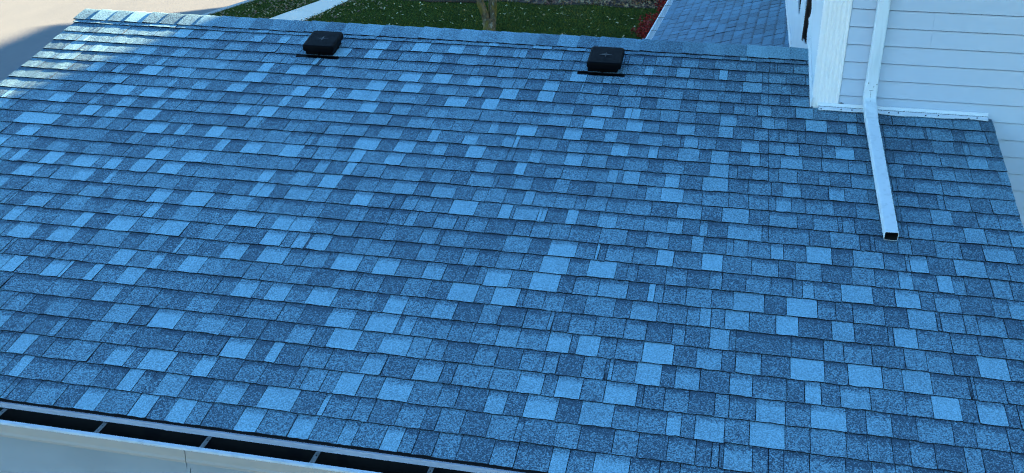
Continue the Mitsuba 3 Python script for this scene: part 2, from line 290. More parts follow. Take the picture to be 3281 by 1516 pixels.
22: "-4.982M -4.807N -4.646D -4.526N -4.399N -4.241l -4.141M -4.007l -3.952M -3.829M -3.706N -3.554l -3.478M -3.357M -3.228L -3.142D -3.016L -2.862D -2.760N -2.673N -2.564M -2.442N -2.308M -2.200L -2.056M -1.968L -1.845M -1.722L -1.623M -1.496N -1.406N -1.324D -1.205L -1.100D -0.954l -0.937N -0.810D -0.703N -0.584M -0.522M -0.405N -0.282D -0.183N -0.061M -0.021N 0.087D 0.207M 0.256M 0.329D 0.390N 0.509D",
23: "-4.983D -4.820l -4.697D -4.616l -4.487N -4.243l -4.108D -3.954l -3.852M -3.728D -3.604N -3.460M -3.258N -3.111N -3.006M -2.879L -2.838D -2.820N -2.694D -2.584N -2.533N -2.388N -2.287N -2.036M -1.965D -1.859M -1.726N -1.679D -1.545N -1.433D -1.332N -1.184D -1.092M -1.046L -0.935M -0.825l -0.763N -0.649l -0.526M -0.410N -0.270l -0.222N -0.164M -0.017D 0.091l 0.213M 0.254M 0.334N 0.397D 0.515M",
24: "-4.989M -4.798l -4.715M -4.518N -4.388N -4.218N -4.002M -3.930N -3.717D -3.607N -3.452D -3.353N -3.207M -3.024M -2.768L -2.663D -2.540L -2.433D -2.287N -2.156M -2.065l -1.975D -1.861N -1.704M -1.598M -1.421M -1.292M -1.137D -1.051N -0.942M -0.712N -0.681M -0.563L -0.504M -0.402D -0.351l -0.260D -0.106M -0.069L -0.011D 0.107N 0.213M 0.252N 0.365D 0.491N",
25: "-4.983M -4.797D -4.705N -4.490N -4.235N -4.089L -3.969M -3.863l -3.713M -3.593M -3.459l -3.374D -3.249L -3.179M -3.087l -2.979M -2.872M -2.696M -2.520L -2.412D -2.323N -2.234L -2.112M -1.970L -1.857M -1.738l -1.680M -1.496l -1.453l -1.400D -1.290l -1.147M -1.012N -0.894M -0.777M -0.716D -0.685M -0.586D -0.502N -0.390D -0.329N -0.212D -0.103N 0.042M 0.172D 0.256D 0.292M 0.308D 0.412N",
26: "-4.987M -4.846M -4.592N -4.342l -4.127N -3.931M -3.785M -3.474l -3.378M -3.213N -3.040M -2.769M -2.540M -2.313M -2.126N -1.852N -1.699L -1.626M -1.526M -1.382l -1.239D -1.133l -0.999M -0.817N -0.664M -0.451N -0.305D -0.203N -0.059D 0.055l 0.108N 0.134M 0.264N 0.351D 0.499M",
}
TONE = {'L': 0.78, 'l': 0.60, 'N': 0.41, 'M': 0.30, 'D': 0.11}


def cam_xy(P):
    d = np.asarray(P, float) - CAM
    r = np.array([math.cos(YAW), math.sin(YAW), 0]); u = np.cross(r, FWD); z = d @ FWD
    return 1640.5 + 3352.5 * (d @ r) / z, 758 - 3352.5 * (d @ u) / z


def shown_area(c):
    p = np.array([cam_xy(x) for x in c])
    if (p[:, 0].max() < 0) or (p[:, 0].min() > 3281) or (p[:, 1].max() < 0) or (p[:, 1].min() > 1516):
        return 0.0
    q = np.clip(p, [0, 0], [3281, 1516])
    return abs(Polygon(q).area)


def tab(u0, u1, v0, v1, hb, ht, th, g, nseg=4):
    """One shingle tab, in roof coordinates: a thin slab, its lower edge free and a little ragged."""
    us = np.linspace(u0, u1, nseg + 1)
    jv, jh = (g.random(nseg + 1) - .5) * 0.0036, (g.random(nseg + 1) - .5) * 0.0042
    tw = (g.random() - .5) * 0.0040
    V, uvl = [], []
    for i, u in enumerate(us):
        s = i / nseg - .5
        V.append([u, v0 + jv[i], hb + jh[i] + tw * s]); V.append([u, v0 + (v1 - v0) * .5, (hb + ht) / 2 + tw * s * .5 + jh[i] * .6]); V.append([u, v1, ht])
        uvl += [0.0, 0.5, 1.08]
    for i, u in enumerate(us):
        V.append([u, v0 + jv[i] + .001, hb + jh[i] + tw * (i / nseg - .5) - th])
        uvl.append(0.0)
    b = 3 * (nseg + 1); F = []
    for i in range(nseg):
        for k in range(2):
            a = 3 * i + k; F += [[a, a + 3, a + 4], [a, a + 4, a + 1]]
        F += [[b + i, b + i + 1, 3 * i + 3], [b + i, 3 * i + 3, 3 * i]]
    e = len(V); V += [[us[0], v1, ht - th], [us[-1], v1, ht - th]]; uvl += [1.0, 1.0]
    l = 3 * nseg
    F += [[b, 0, 1], [b, 1, 2], [b, 2, e], [b + nseg, l + 1, l], [b + nseg, l + 2, l + 1], [b + nseg, e + 1, l + 2]]
    return np.array(V), np.array(F), np.array(uvl)


# ================================================================== garage
tag('garage', 'low garage with a wide blue-grey shingle roof and a dirty gutter along its front', 'garage')
deck = cat_([on_roof(box(U0 + .02, U1 - .012, -0.004, VR, -0.03, 0.0))])
AR = math.radians(21)                            # the back slope, out of sight, is steeper
RS = np.array([0, math.cos(AR), -math.sin(AR)]); RN = np.array([0, math.sin(AR), math.cos(AR)])
rear = frame(box(U0 + .02, US + .0, 0, 4.3, -0.03, 0.0), [1, 0, 0], RS, RN, VD * VR)
add('garage__roof', cat_([deck, rear]), 'felt_and_shade')
tabs = []
for k in range(0, 27):
    toks = [(float(t[:-1]), t[-1]) for t in ROWS[k].split()]
    hi = U1 if k <= 21 else US - .006
    g = np.random.default_rng(100 + k)
    toks = [(max(u_, U0), t_) for i_, (u_, t_) in enumerate(toks) if i_ + 1 >= len(toks) or toks[i_ + 1][0] > U0 + .03]
    lo_u, first = toks[0]
    fill, u = [], lo_u
    while u > U0 + .02:                                  # the part of the course left of the picture's edge
        w = g.uniform(.06, .17); u = max(u - w, U0)
        if u - U0 < .03: u = U0
        fill.append((u, g.choice(list('LlNMD'), p=[.15, .12, .22, .33, .18])))
    toks = fill[::-1] + toks
    last = toks[-1][0]
    while hi - last > .19:
        last += g.uniform(.07, .16); toks.append((last, g.choice(list('LlNMD'), p=[.12, .12, .24, .34, .18])))
    toks = [t for t in toks if t[0] < hi - .015]
    for i, (u0, t) in enumerate(toks):
        u1 = toks[i + 1][0] if i + 1 < len(toks) else hi
        v0, v1 = k * SP, min((k + 1) * SP + .014, VR - .01)
        gap = g.uniform(.0020, .0042)
        tone = TONE[t] + (g.random() - .5) * .09
        band = 2.0 if g.random() < (.68 if t in 'NMl' else .5) else 0.0
        d = abs(g.normal(0, .0016)) + (.0012 if t in 'Ll' else 0)
        V, F, w = tab(u0 + gap / 2, u1 - gap / 2, v0 + g.normal(0, .0009), v1, .0114 + d, .0040, .0061, g)
        W = V[:, :1] * [1, 0, 0] + V[:, 1:2] * VD + V[:, 2:] * ND
        area = shown_area([u0 * np.array([1, 0, 0]) + VD * v0, u1 * np.array([1, 0, 0]) + VD * v0, u1 * np.array([1, 0, 0]) + VD * (v0 + SP), u0 * np.array([1, 0, 0]) + VD * (v0 + SP)])
        tabs.append((area, W, F, np.stack([np.full(len(w), max(tone, .03) + band), w], 1)))
tabs.sort(key=lambda x: -x[0])
for area, W, F, uv in tabs[:300]:
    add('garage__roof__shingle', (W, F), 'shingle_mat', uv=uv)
o, VV, FF, UU = 0, [], [], []
for area, W, F, uv in tabs[300:]:
    VV.append(W); FF.append(F + o); UU.append(uv); o += len(W)
add('garage__roof__shingle_courses', (np.vstack(VV), np.vstack(FF)), 'shingle_mat', uv=np.vstack(UU), kind='stuff')

# ridge caps: bent pieces lapping one over the next, free end to the left
prof = [(-.180, .0128), (-.120, .0130), (-.07, .0125), (-.03, .0115), (0, .009)]
g = np.random.default_rng(5)
u = U0 - .012; caps = []
while u < US - .01:
    w = .146; ue = min(u + w + .03, US - .004)
    t = float(np.clip(g.normal(.42, .17), .12, .8))
    if caps and abs(t - tp) < .07: t = tp - .12 if tp > .45 else tp + .12
    tp = t; V, uvl = [], []
    jh = g.normal(0, .0012)
    for j, (uu, lift) in enumerate(((u + g.normal(0, .002), .0085 + jh), ((u + ue) / 2, .005 + jh / 2), (ue, .0015))):
        for s, h in prof: V.append(np.array([uu, 0, 0]) + VD * (VR + s) + ND * (h + lift))
        for s, h in prof[-2::-1]: V.append(np.array([uu, 0, 0]) + VD * VR + RS * (-s) + RN * (h + lift))
        uvl += [0.5] * 9
    F = []
    for j in range(2):
        for i in range(8):
            a = 9 * j + i; F += [[a, a + 9, a + 10], [a, a + 10, a + 1]]
    b = len(V)                                            # edge thickness at the free end and along the lower edge
    for i in range(9): V.append(V[i] - (ND if i < 5 else RN) * .006); uvl.append(0.5)
    for i in range(8): F += [[b + i, i, i + 1], [b + i, i + 1, b + i + 1]]
    for j in (0, 9, 18): V.append(V[j] - ND * .009); uvl.append(0.5)
    e = len(V) - 3
    F += [[e, e + 1, 9], [e, 9, 0], [e + 1, e + 2, 18], [e + 1, 18, 9]]
    caps.append((np.array(V), np.array(F), np.stack([np.full(len(V), t), uvl], 1)))
    u += w
for V, F, uv in caps:
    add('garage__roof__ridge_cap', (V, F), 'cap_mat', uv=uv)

# rake boards, walls
add('garage__rake_board', on_roof(box(U0 + .012, U0 + .035, 0, VR, -.15, -.002)), 'trim_white')
add('garage__rake_board', on_roof(box(U1 - .035, U1 - .012, 0, 3.16, -.12, -.002)), 'trim_white')
gable = [(0.02, -.03), (0.02, ZG), (7.2, ZG), (7.2, -.50), (VR * math.cos(A), VR * math.sin(A) - .04)]
wl = extrude_x(gable, U0 + .08, U0 + .16)
wr = extrude_x([(0.03, -.03), (0.03, ZG), (3.08, ZG), (3.08, 3.08 * math.tan(A) - .04)], U1 - .16, U1 - .07)
core = box(U0 + .161, U1 - .161, 0.03, 0.10, ZG, -.02)
add('garage__wall', cat_([wl, wr, core]), 'garage_siding_mat')
add('garage__wall__felt_and_shade', box(U0 + .17, U1 - .17, .0292, .0298, ZG, -.14), 'felt_and_shade')  # dark sheet put behind the boards as the shade in their joints
g = np.random.default_rng(11)
for i in range(24):                                       # lap siding under the gutter
    z1 = -.150 - i * .088; z0 = z1 - .088
    if z0 < ZG: break
    xs = [U0 + .08, (-2.266 + .004 * (i % 3)) if i < 4 else g.uniform(-3, 0), U1 - .07]
    for x0, x1 in zip(xs[:-1], xs[1:]):
        add('garage__siding_board', hull8([[x0 + .0022, -.004, z0], [x1 - .0022, -.004, z0], [x1 - .0022, .029, z0], [x0 + .0022, .029, z0],
                                           [x0 + .0022, .024, z1 - .004], [x1 - .0022, .024, z1 - .004], [x1 - .0022, .029, z1 - .004], [x0 + .0022, .029, z1 - .004]]), 'garage_siding_mat')
add('garage__fascia', box(U0, U1 - .02, .006, .028, -.152, -.031), 'gutter_paint')
# drip edge (two lengths, lapped), gutter trough with rolled lip and hanger straps
for x0, x1, e in ((U0, -2.335, 0.0), (-2.34, U1, .0012)):
    add('garage__drip_edge', extrude_x([(.05, -.0015), (-.012 - e, -.006), (-.014 - e, -.030 - e), (-.011 - e, -.030 - e), (-.009 - e, -.009), (.05, -.004)], x0, x1), 'drip_metal')
GX0, GX1 = U0 - .01, U1 - .02
ins = [(.003, -.036), (.002, -.112), (-.030, -.120), (-.082, -.118), (-.094, -.098), (-.098, -.04)]
out = [(-.100, -.039), (-.1025, -.098), (-.086, -.1235), (.004, -.125), (.0055, -.036)]
add('garage__gutter__trough', extrude_x(ins, GX0, GX1, close=False), 'gutter_inside', label='trough painted black for old wet dirt and for its inner shade')
add('garage__gutter', cat_([extrude_x([(-.0985, -.042), (-.1155, -.042), (-.1155, -.088), (-.121, -.098), (-.118, -.112), (-.098, -.1275), (.0035, -.129), (.0035, -.1262), (-.090, -.1245), (-.1045, -.098), (-.0995, -.06)], a, b) for a, b in ((GX0, -2.1920), (-2.1885, GX1))]), 'gutter_paint')
lip = [(-.0965, -.0395), (-.0955, -.034), (-.100, -.0305), (-.112, -.0305), (-.1175, -.033), (-.1185, -.040), (-.1165, -.0445), (-.0975, -.043)]
add('garage__gutter__lip', extrude_x(lip, GX0, GX1), 'gutter_lip', label='pale rolled front lip')
for i in range(-4, 10):
    x = -3.146 + .5137 * i
    if x > U1 - .1: break
    pl = Polygon([(-.011, -.098), (.011, -.098), (.010, .002), (-.010, .002)]).difference(sbox(-.003, -.045, .003, -.036))
    m = frame(prism(pl, 0, .0025), [1, 0, 0], [0, 1, 0], [0, 0, 1], [x, 0, -.0365])
    add('garage__gutter__hanger', m, 'strap_metal')


g = np.random.default_rng(77); n = 420
gx, gy = g.uniform(-3.4, 1.3, n), g.uniform(-.085, -.01, n); gs = g.uniform(.004, .013, n); ga = g.uniform(0, 6.28, n); gz = -.1165 + g.uniform(0, .006, n)
V = np.stack([np.stack([gx + gs * np.cos(ga + k * 1.7), gy + gs * .6 * np.sin(ga + k * 1.7), gz + (k == 2) * .004], 1) for k in range(4)], 1).reshape(-1, 3)
add('gutter_debris', (V, (np.arange(n)[:, None, None] * 4 + np.array([[0, 1, 2], [0, 2, 3]])[None]).reshape(-1, 3)), 'leaf_mat', label='small brown leaf bits lying in the dirty gutter', cat='leaf debris', kind='stuff')

# ================================================================== roof vents
def rrect(hx, hy, r, n=5):
    c = []
    for sx, sy, a0 in ((1, 1, 0), (-1, 1, 90), (-1, -1, 180), (1, -1, 270)):
        for k in range(n + 1):
            a = math.radians(a0 + 90 * k / n); c.append((sx * (hx - r) + r * math.cos(a), sy * (hy - r) + r * math.sin(a)))
    return np.array(c)


def loft(rings, cap0=True, cap1=True):
    n = len(rings[0]); V = np.vstack(rings); F = []
    for j in range(len(rings) - 1):
        for i in range(n):
            a, b = j * n + i, j * n + (i + 1) % n; F += [[a, b, b + n], [a, b + n, a + n]]
    m = len(V)
    if cap0:
        V = np.vstack([V, rings[0].mean(0)]); F += [[m, (i + 1) % n, i] for i in range(n)]; m += 1
    if cap1:
        V = np.vstack([V, rings[-1].mean(0)]); q = (len(rings) - 1) * n; F += [[m, q + i, q + (i + 1) % n] for i in range(n)]
    return trimesh.Trimesh(V, np.array(F), process=False)


def ring(hx, hy, r, h):
    c = rrect(hx, hy, r); return np.column_stack([c, np.full(len(c), h)])


def vent(uc, label, peak):
    key = numbered('roof_vent'); tag(key, label, 'roof vent', group='black box vents below the ridge')
    vc = 3.5135
    R = lambda m, du=0, dv=0: on_roof(m.apply_translation([uc + du, vc + dv, 0]) or m)
    hood = loft([ring(.099, .108, .020, .064), ring(.1145, .1235, .024, .062), ring(.116, .125, .025, .068), ring(.115, .124, .025, .090), ring(.111, .120, .022, .1005), ring(.105, .114, .018, .1042), ring(.099, .108, .016, .105)], cap0=True)
    add(key + '__hood', R(hood), 'black_plastic', smooth=35)
    st = []
    for a in range(4):                                     # four-pointed star pressed into the lid
        c, s = math.cos(a * math.pi / 2), math.sin(a * math.pi / 2)
        L = .048 if a % 2 == 0 else .036
        st.append(trimesh.Trimesh([[0, 0, .105 + peak], [c * .006 - s * .006, s * .006 + c * .006, .1049], [c * L, s * L, .1051], [c * .006 + s * .006, s * .006 - c * .006, .1049]], [[0, 2, 1], [0, 3, 2]], process=False))
    add(key + '__star_boss', R(cat_(st)), 'boss_highlight')
    add(key + '__collar', R(loft([ring(.103, .100, .012, .004), ring(.100, .097, .012, .064)]), -.014, .024), 'black_plastic', smooth=35)
    add(key + '__flange', R(loft([ring(.160, .030, .006, .0055), ring(.160, .030, .006, .0078)]), -.020, -.0855), 'black_plastic')
    add(key + '__bracket', R(box(-.020, -.008, -.082, -.074, .008, .058)), 'black_plastic')


vent(-2.856, 'left black box vent on the blue-grey roof, in front of the lawn path', .004)
vent(-0.829, 'right black box vent on the blue-grey roof, nearer the white house wall', .009)

# ================================================================== house
tag('house', 'tall house with pale blue lap siding, white fluted corner post and lower shingled wing', 'house')
ZE, XE = 2.07, 0.05
shell = box(US + .012, 9.4, YW + .012, 14, ZG, ZE + .05)
add('house__wall', shell, 'siding_mat')
add('house__wall__felt_and_shade', box(UP, 4.6, YW + .0105, YW + .0118, .3, ZE), 'siding_shadow')  # dark sheet added behind the boards as groove shade under each lap
RZ = .16
roofp = [(XE, ZE), (4.9, ZE + RZ * 4.85), (9.75, ZE), (9.75, ZE - .12), (XE, ZE - .12)]
m = trimesh.creation.extrude_polygon(Polygon(roofp), 11.6, engine='earcut')
add('house__roof', frame(m, [1, 0, 0], [0, 0, 1], [0, -1, 0], [0, 14.3, 0]), 'plain_roof')
# lap siding of the front wall, one board per course, split where the photograph shows a joint
k = -9
while True:
    z0 = LAPZ - LAP * k * 1.0
    if k > 13: break
    zb, zt = z0 - LAP * 0, z0 + LAP
    if zb > ZE: k += 1; continue
    x0 = UP + .002 if zb > .60 else U1 - .2
    seam = {1: 1.161, 2: 1.1655, -2: 2.6, -4: 1.9, 6: 2.9, 9: 2.2, 11: 2.7}.get(k)
    xs = [x0, seam, 4.6] if seam else [x0, 4.6]
    for a, b in zip(xs[:-1], xs[1:]):
        lo, hi = a + (.0004 if a != x0 else 0), b - (.0004 if b != 4.6 else 0)
        ya, yb = YW - .0155, YW - .0015
        ym = YW + .011
        if k == 6:                                          # broken corner beside the post: the board's lower left corner is gone
            pass
        add('house__siding_board', hull8([[lo, ya, zb], [hi, ya, zb], [hi, ym, zb], [lo, ym, zb], [lo, yb, zt - .0070], [hi, yb, zt - .0070], [hi, ym, zt - .0070], [lo, ym, zt - .0070]]), 'siding_mat')
    k += 1
m = trimesh.creation.icosphere(1, .016); m.apply_scale([1.1, .35, .75]); m.apply_translation([UP + .016, YW - .012, .702])
add('house__hole_plug', m, 'dark_gap', label='black broken-out hole at the foot of the siding')
# fluted corner post
ps, W = [], UP - US
ps.append((US - .014, YW + .06)); ps.append((US - .014, YW - .012)); ps.append((US - .010, YW - .017))
nfl = 5
for i in range(nfl):
    a = US + .004 + (W - .012) * i / nfl; w = (W - .012) / nfl
    ps += [(a + .15 * w, YW - .017), (a + .30 * w, YW - .0115), (a + .55 * w, YW - .0115), (a + .80 * w, YW - .017)]
ps += [(UP - .004, YW - .017), (UP, YW - .013), (UP, YW + .011), (US + .02, YW + .011), (US + .02, YW + .06)]
add('house__corner_post', prism(ps, .664, ZE - .1), 'cream_vinyl', label='cream white fluted corner post')
# side wall: smooth white sheets with a torn-open slot, and the wall's dark inside behind them
SX = US
gap = [(4.888, .951), (4.60, 1.02), (4.30, 1.12), (4.24, 1.07), (4.158, 1.058), (4.216, .989), (4.389, .92), (4.275, .918), (4.347, .832), (4.241, .779), (4.429, .727), (4.7, .694), (4.794, .743), (4.848, .839)]
gap = [(4.93, .96), (4.62, 1.12), (4.20, 1.20), (4.11, 1.14), (4.27, 1.085), (4.158, 1.052), (4.22, .985), (4.385, .925), (4.28, .915), (4.345, .835), (4.245, .775), (4.43, .725), (4.70, .694), (4.80, .745), (4.86, .84)]
gap2 = [(5.95, .77), (5.60, .86), (5.50, .80), (5.51, .745), (5.531, .69), (5.67, .662), (5.84, .688)]
low = [(14, .19), (8.3, .205), (7.4, .235), (6.9, .245), (6.6, .262), (6.35, .255), (6.0, .268), (5.4, .26), (4.5, .27), (3.9, .30), (3.3, .30), (3.17, .30)]
sheet = Polygon([(3.172, .25), (3.172, ZE - .1), (14, ZE - .1), (14, .194)] + [(a, b + .007) for a, b in low[1:-1]]).buffer(0)
sheet = sheet.difference(Polygon(gap)).difference(Polygon(gap2))
ms = [trimesh.creation.extrude_polygon(p, .010, engine='earcut') for p in getattr(sheet, 'geoms', [sheet])]
add('house__side_cladding', frame(cat_(ms), [0, 1, 0], [0, 0, 1], [1, 0, 0], [SX - .012, 0, 0]), 'sheet_white', label='smooth white side sheet with a torn dark slot')
st = Polygon([(3.172, .0), (14, .0)] + low).buffer(0)
add('house__base_trim', frame(trimesh.creation.extrude_polygon(st, .006, engine='earcut'), [0, 1, 0], [0, 0, 1], [1, 0, 0], [SX - .016, 0, 0]), 'trim_white')
add('house__slot_lining', frame(trimesh.creation.extrude_polygon(Polygon(gap).union(Polygon(gap2)).convex_hull.buffer(.05), .004, engine='earcut'), [0, 1, 0], [0, 0, 1], [1, 0, 0], [SX + .004, 0, 0]), 'dark_gap', label='dark bare sheathing inside the slot')
add('house__stud', tube([[SX - .002, 4.72, .68], [SX - .002, 4.66, .9], [SX - .002, 4.55, 1.1]], [.02, .02, .02], 6), 'old_wood', label='edge of old brown wood inside the slot')
# flashings where the garage roof meets the house
g = np.random.default_rng(3)
X0, X1 = US + .028, 1.562
zj = YW * math.tan(A)
add('house__wall_flashing', cat_([box(X0 - .004, X1 + .004, YW - .019, YW - .0105, zj + .014, zj + .036), box(X0 - .004, X1 + .004, YW - .027, YW - .0185, zj + .0165, zj + .021)]), 'trim_white')
add('house__shade_strip', box(X0, X1, YW - .026, YW - .016, zj + .004, zj + .0155), 'nail_mat', label='dark strip painted in as the shade line along the flashing')  # dark strip stands in for the shade below the flashing lip
xs = np.linspace(X0, X1, 60); vj = YW / math.cos(A)
edge = [(x, vj - .066 + .006 * math.sin(x * 9 + 1) + .004 * math.sin(x * 23) + .003 * (g.random() - .5)) for x in xs]
ap = Polygon(edge + [(X1, vj - .006), (X0, vj - .006)])
add('house__apron_flashing', on_roof(prism(ap, .0155, .0185)), 'trim_white', label='white wavy-edged flashing strip on the shingles')
for x in (.578, .70, .765, .985, 1.04, 1.20, 1.275, 1.45, 1.50):
    c = trimesh.creation.cylinder(.0042, .005, sections=8); c.apply_translation([x, vj - .050 + .012 * (g.random() - .6), .021])
    add('house__apron_flashing__nail', on_roof(c), 'nail_mat')
stp = on_roof(box(US - .024, US - .018, vj - .03, VR + .05, .012, .05)); stp2 = on_roof(box(US - .019, US - .013, vj - .02, VR + .05, .012, .075))
add('house__step_flashing', cat_([stp, stp2]), 'trim_white')

# lower wing roof behind the ridge
EX = lambda y: -.887 + .0593 * (y - 8.2)
WZ = lambda x: .17 + WS * (x - US)
WU = np.array([1, 0, WS]) / math.hypot(1, WS)
def wing_pt(d, y, h):                                       # d: distance up the slope from the eave
    x = EX(y); return np.array([x, y, WZ(x)]) + WU * d + NW * h
y0, y1 = 4.3, 14.0
DW = lambda y: (US - .004 - EX(y)) * math.hypot(1, WS)
add('house__wing_roof', hull8([wing_pt(-.01, y0, -.05), wing_pt(DW(y0), y0, -.05), wing_pt(DW(y1), y1, -.05), wing_pt(-.01, y1, -.05), wing_pt(-.01, y0, 0), wing_pt(DW(y0), y0, 0), wing_pt(DW(y1), y1, 0), wing_pt(-.01, y1, 0)]), 'felt_and_shade')
wt, E2 = [], .112
g = np.random.default_rng(21)
for c in range(15):
    d0 = c * E2 - .012; y = 4.35 + g.uniform(0, .2)
    while y < 12.6:
        w = g.choice([.12, .16, .18, .20]) * g.uniform(.93, 1.07)
        d1 = min(d0 + E2 + .012, (US - .005 - EX(y)) * math.hypot(1, WS))
        if d1 - d0 > .02:
            gp = g.uniform(.009, .012); rb = abs(g.normal(0, .002)); sag = g.normal(0, .0010); ob = g.uniform(0, .004)
            lo, hi = y + gp / 2, y + w - gp / 2
            a, b, t, q = wing_pt(d0 + ob, lo, .016 + rb + sag), wing_pt(d0 + ob, hi, .016 + rb - sag), wing_pt(d1, hi, .005 + rb), wing_pt(d1, lo, .005 + rb)
            P = [x - NW * .0085 for x in (a, b, t, q)] + [a, b, t, q]
            m = hull8([P[0], P[3], P[2], P[1], P[4], P[7], P[6], P[5]])
            tone = np.clip(g.normal(.44, .09), .2, .8)
            wt.append((shown_area([a, b, t, q]), m.vertices.copy(), m.faces.copy(), np.stack([np.full(8, tone + 2), [0, 1.0, 1.0, 0, 0, 1.0, 1.0, 0]], 1)))
        y += w
wt.sort(key=lambda x: -x[0])
for ar, V, F, uv in wt[:300]:
    add('house__wing_roof__shingle', (V, F), 'wing_shingle_mat', uv=uv)
o, VV, FF, UU = 0, [], [], []
for ar, V, F, uv in wt[300:]:
    VV.append(V); FF.append(F + o); UU.append(uv); o += len(V)
add('house__wing_roof__shingle_courses', (np.vstack(VV), np.vstack(FF)), 'wing_shingle_mat', uv=np.vstack(UU), kind='stuff')
# wing gutter: an open trough following the eave
gp_ = [(-.006, -.02), (-.006, -.10), (-.075, -.105), (-.094, -.085), (-.100, -.030), (-.112, -.026), (-.114, -.034), (-.104, -.038), (-.098, -.09), (-.078, -.112), (0, -.108), (0, -.02)]
dirv = np.array([.0593, 1, .0593 * WS]); dirv /= np.linalg.norm(dirv)
ex = np.array([1, -.0593, 0.0]); ex /= np.linalg.norm(ex)
m = trimesh.creation.extrude_polygon(Polygon(gp_), 9.75, engine='earcut')
og = np.array([EX(4.3), 4.3, WZ(EX(4.3))])
add('house__wing_gutter', frame(m, ex, [0, 0, 1], dirv, og), 'trim_white')
for i in range(16):
    b = frame(box(-.108, .0, -.008, .008, -.030, -.026), ex, dirv, [0, 0, 1], og + dirv * (.3 + i * .6))
    add('house__wing_gutter__hanger', b, 'strap_metal')
add('house__wing_wall', box(EX(9) + .30, US, 4.4, 13.8, ZG, -.40), 'siding_mat')

# ================================================================== downspout lying down the roof
tag('downspout', 'white square downspout that comes down the siding, bends and lies open-ended on the shingles', 'downspout')
def rsec(c, ex, ey, hx, hy, r):
    p = rrect(hx, hy, r, 3); return np.array([np.asarray(c) + a * np.asarray(ex, float) + b * np.asarray(ey, float) for a, b in p])
pth = [((.857, YW - .050, 2.12), 0), ((.857, YW - .050, 1.40), 0), ((.857, YW - .050, .86), 0)]
def roofpt(u, v, h): return np.array([u, 0, 0]) + VD * v + ND * h
tn = np.array([.034 / 1.22, 0, 0]) * 1.0 + -VD; tn /= np.linalg.norm(tn)
HX, HY, RR = .0355, .027, .009
E1 = np.array([1, 0, 0])
end = roofpt(.9005, 1.815, .046)
start = roofpt(.8665, 2.985, .050)
up_v = np.array([0, 0, 1.0]); nv = np.array([0, -1.0, 0])
side2 = np.cross(tn, ND); side2 /= np.linalg.norm(side2); side2 *= np.sign(side2[0])
outer = [rsec(p, E1, nv, HX, HY, RR) for p, _ in pth]
inner = [rsec(p, E1, nv, HX - .002, HY - .002, RR - .001) for p, _ in pth]
add('downspout__pipe', loft(outer, False, False), 'spout_white', smooth=35)
# elbow: slips over the pipe, turns in a few creased steps
el_c = [np.array([.857, YW - .050, .875]), np.array([.857, YW - .051, .80]), np.array([.8575, YW - .053, .772]), np.array([.859, YW - .066, .750]), np.array([.862, YW - .095, .728]), start + (end - start) * .02]
el_n = []
for i in range(6):
    t = [0, .0, .25, .55, .85, 1.0][i]; nn = nv * (1 - t) + ND * t; el_n.append(nn / np.linalg.norm(nn))
add('downspout__elbow', loft([rsec(c, E1 * (1 - .2 * (i == 9)), n_, HX + .0022, HY + .0022, RR + .001) for i, (c, n_) in enumerate(zip(el_c, el_n))], False, False), 'spout_white', smooth=30)
rim = [rsec(start, side2, ND, HX, HY, RR), rsec(end, side2, ND, HX, HY, RR), rsec(end, side2, ND, HX - .0025, HY - .0025, RR - .0015), rsec(start, side2, ND, HX - .0025, HY - .0025, RR - .0015)]
add('downspout__run', loft(rim[:3], False, False), 'spout_white', smooth=35, label='lower length lying on the shingles, open at its end')
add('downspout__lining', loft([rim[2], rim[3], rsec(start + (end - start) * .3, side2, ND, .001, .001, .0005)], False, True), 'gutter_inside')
for px, pz in ((.868, .846), (.836, .868), (.886, .862)):
    c = trimesh.creation.cylinder(.0035, .004, sections=8); c = frame(c, [1, 0, 0], [0, 0, 1], nv, [px, YW - .0795, pz]); add('downspout__screw', c, 'nail_mat')
sm = box(.8455, .868, YW - .0802, YW - .079, .8225, .824)
add('downspout__seam', cat_([sm, tube([[.856, YW - .0796, .823], [.856, YW - .0800, .795], [.857, YW - .083, .772], [.861, YW - .097, .762], [.868, YW - .107, .7555]], [.0009] * 5, 5)]), 'nail_mat', label='thin dark seam at the bend')

# ================================================================== ground
def curb_x(y): return -12.0 + .2485 * (y - 18.4)
def line(ys, dx=0.0): return [(curb_x(y) + dx, y) for y in ys]
add('ground', box(-160, 160, -120, 200, -3.6, -3.16), 'lawn_mat', kind='structure', label='wide ground under the houses and the road')
add('road', prism([(-90, -60)] + line([-60, 90], -.02) + [(-90, 90)], -3.156, -3.12), 'asphalt', kind='structure', label='grey road half in low sun and half in shade')
add('curb', prism(line([14.25, 60], -.016) + line([60, 14.25], .135), -3.15, -2.985), 'kerb_concrete', kind='structure', label='pale concrete kerb between the road and the grass')
add('driveway', prism(line([-20, 14.2], .0) + [(2.5, 14.2), (2.5, -20)], -3.15, -3.03), 'apron_concrete', kind='structure', label='concrete driveway beside the garage')
wl_ = lambda y: -10.38 + (y - 18.25) * .2308
wr_ = lambda y: -9.52 + (y - 18.23) * .1345
lawn = Polygon(line([14.25, 60], .14) + [(40, 60), (40, 14.25)])
walk = Polygon([(wl_(14.26), 14.26), (wl_(24.4), 24.4), (wr_(24.4), 24.4), (wr_(14.26), 14.26)])
bed_edge = [(-7.9, 20.75), (-7.2, 20.85), (-6.5, 20.9), (-6.0, 21.1), (-5.3, 21.22), (-4.7, 21.05), (-4.2, 21.08), (-3.4, 21.3), (-2.6, 21.15), (-2.0, 21.2), (-1.5, 21.25), (2, 21.3)]
bed = Polygon(bed_edge + [(2, 26), (-8.4, 26)])
lw = lawn.difference(walk)
add('lawn', cat_([prism(p, -3.15, -3.004) for p in getattr(lw, 'geoms', [lw])]), 'lawn_mat', kind='structure', label='shaded lawn behind the garage ridge')
joints = []
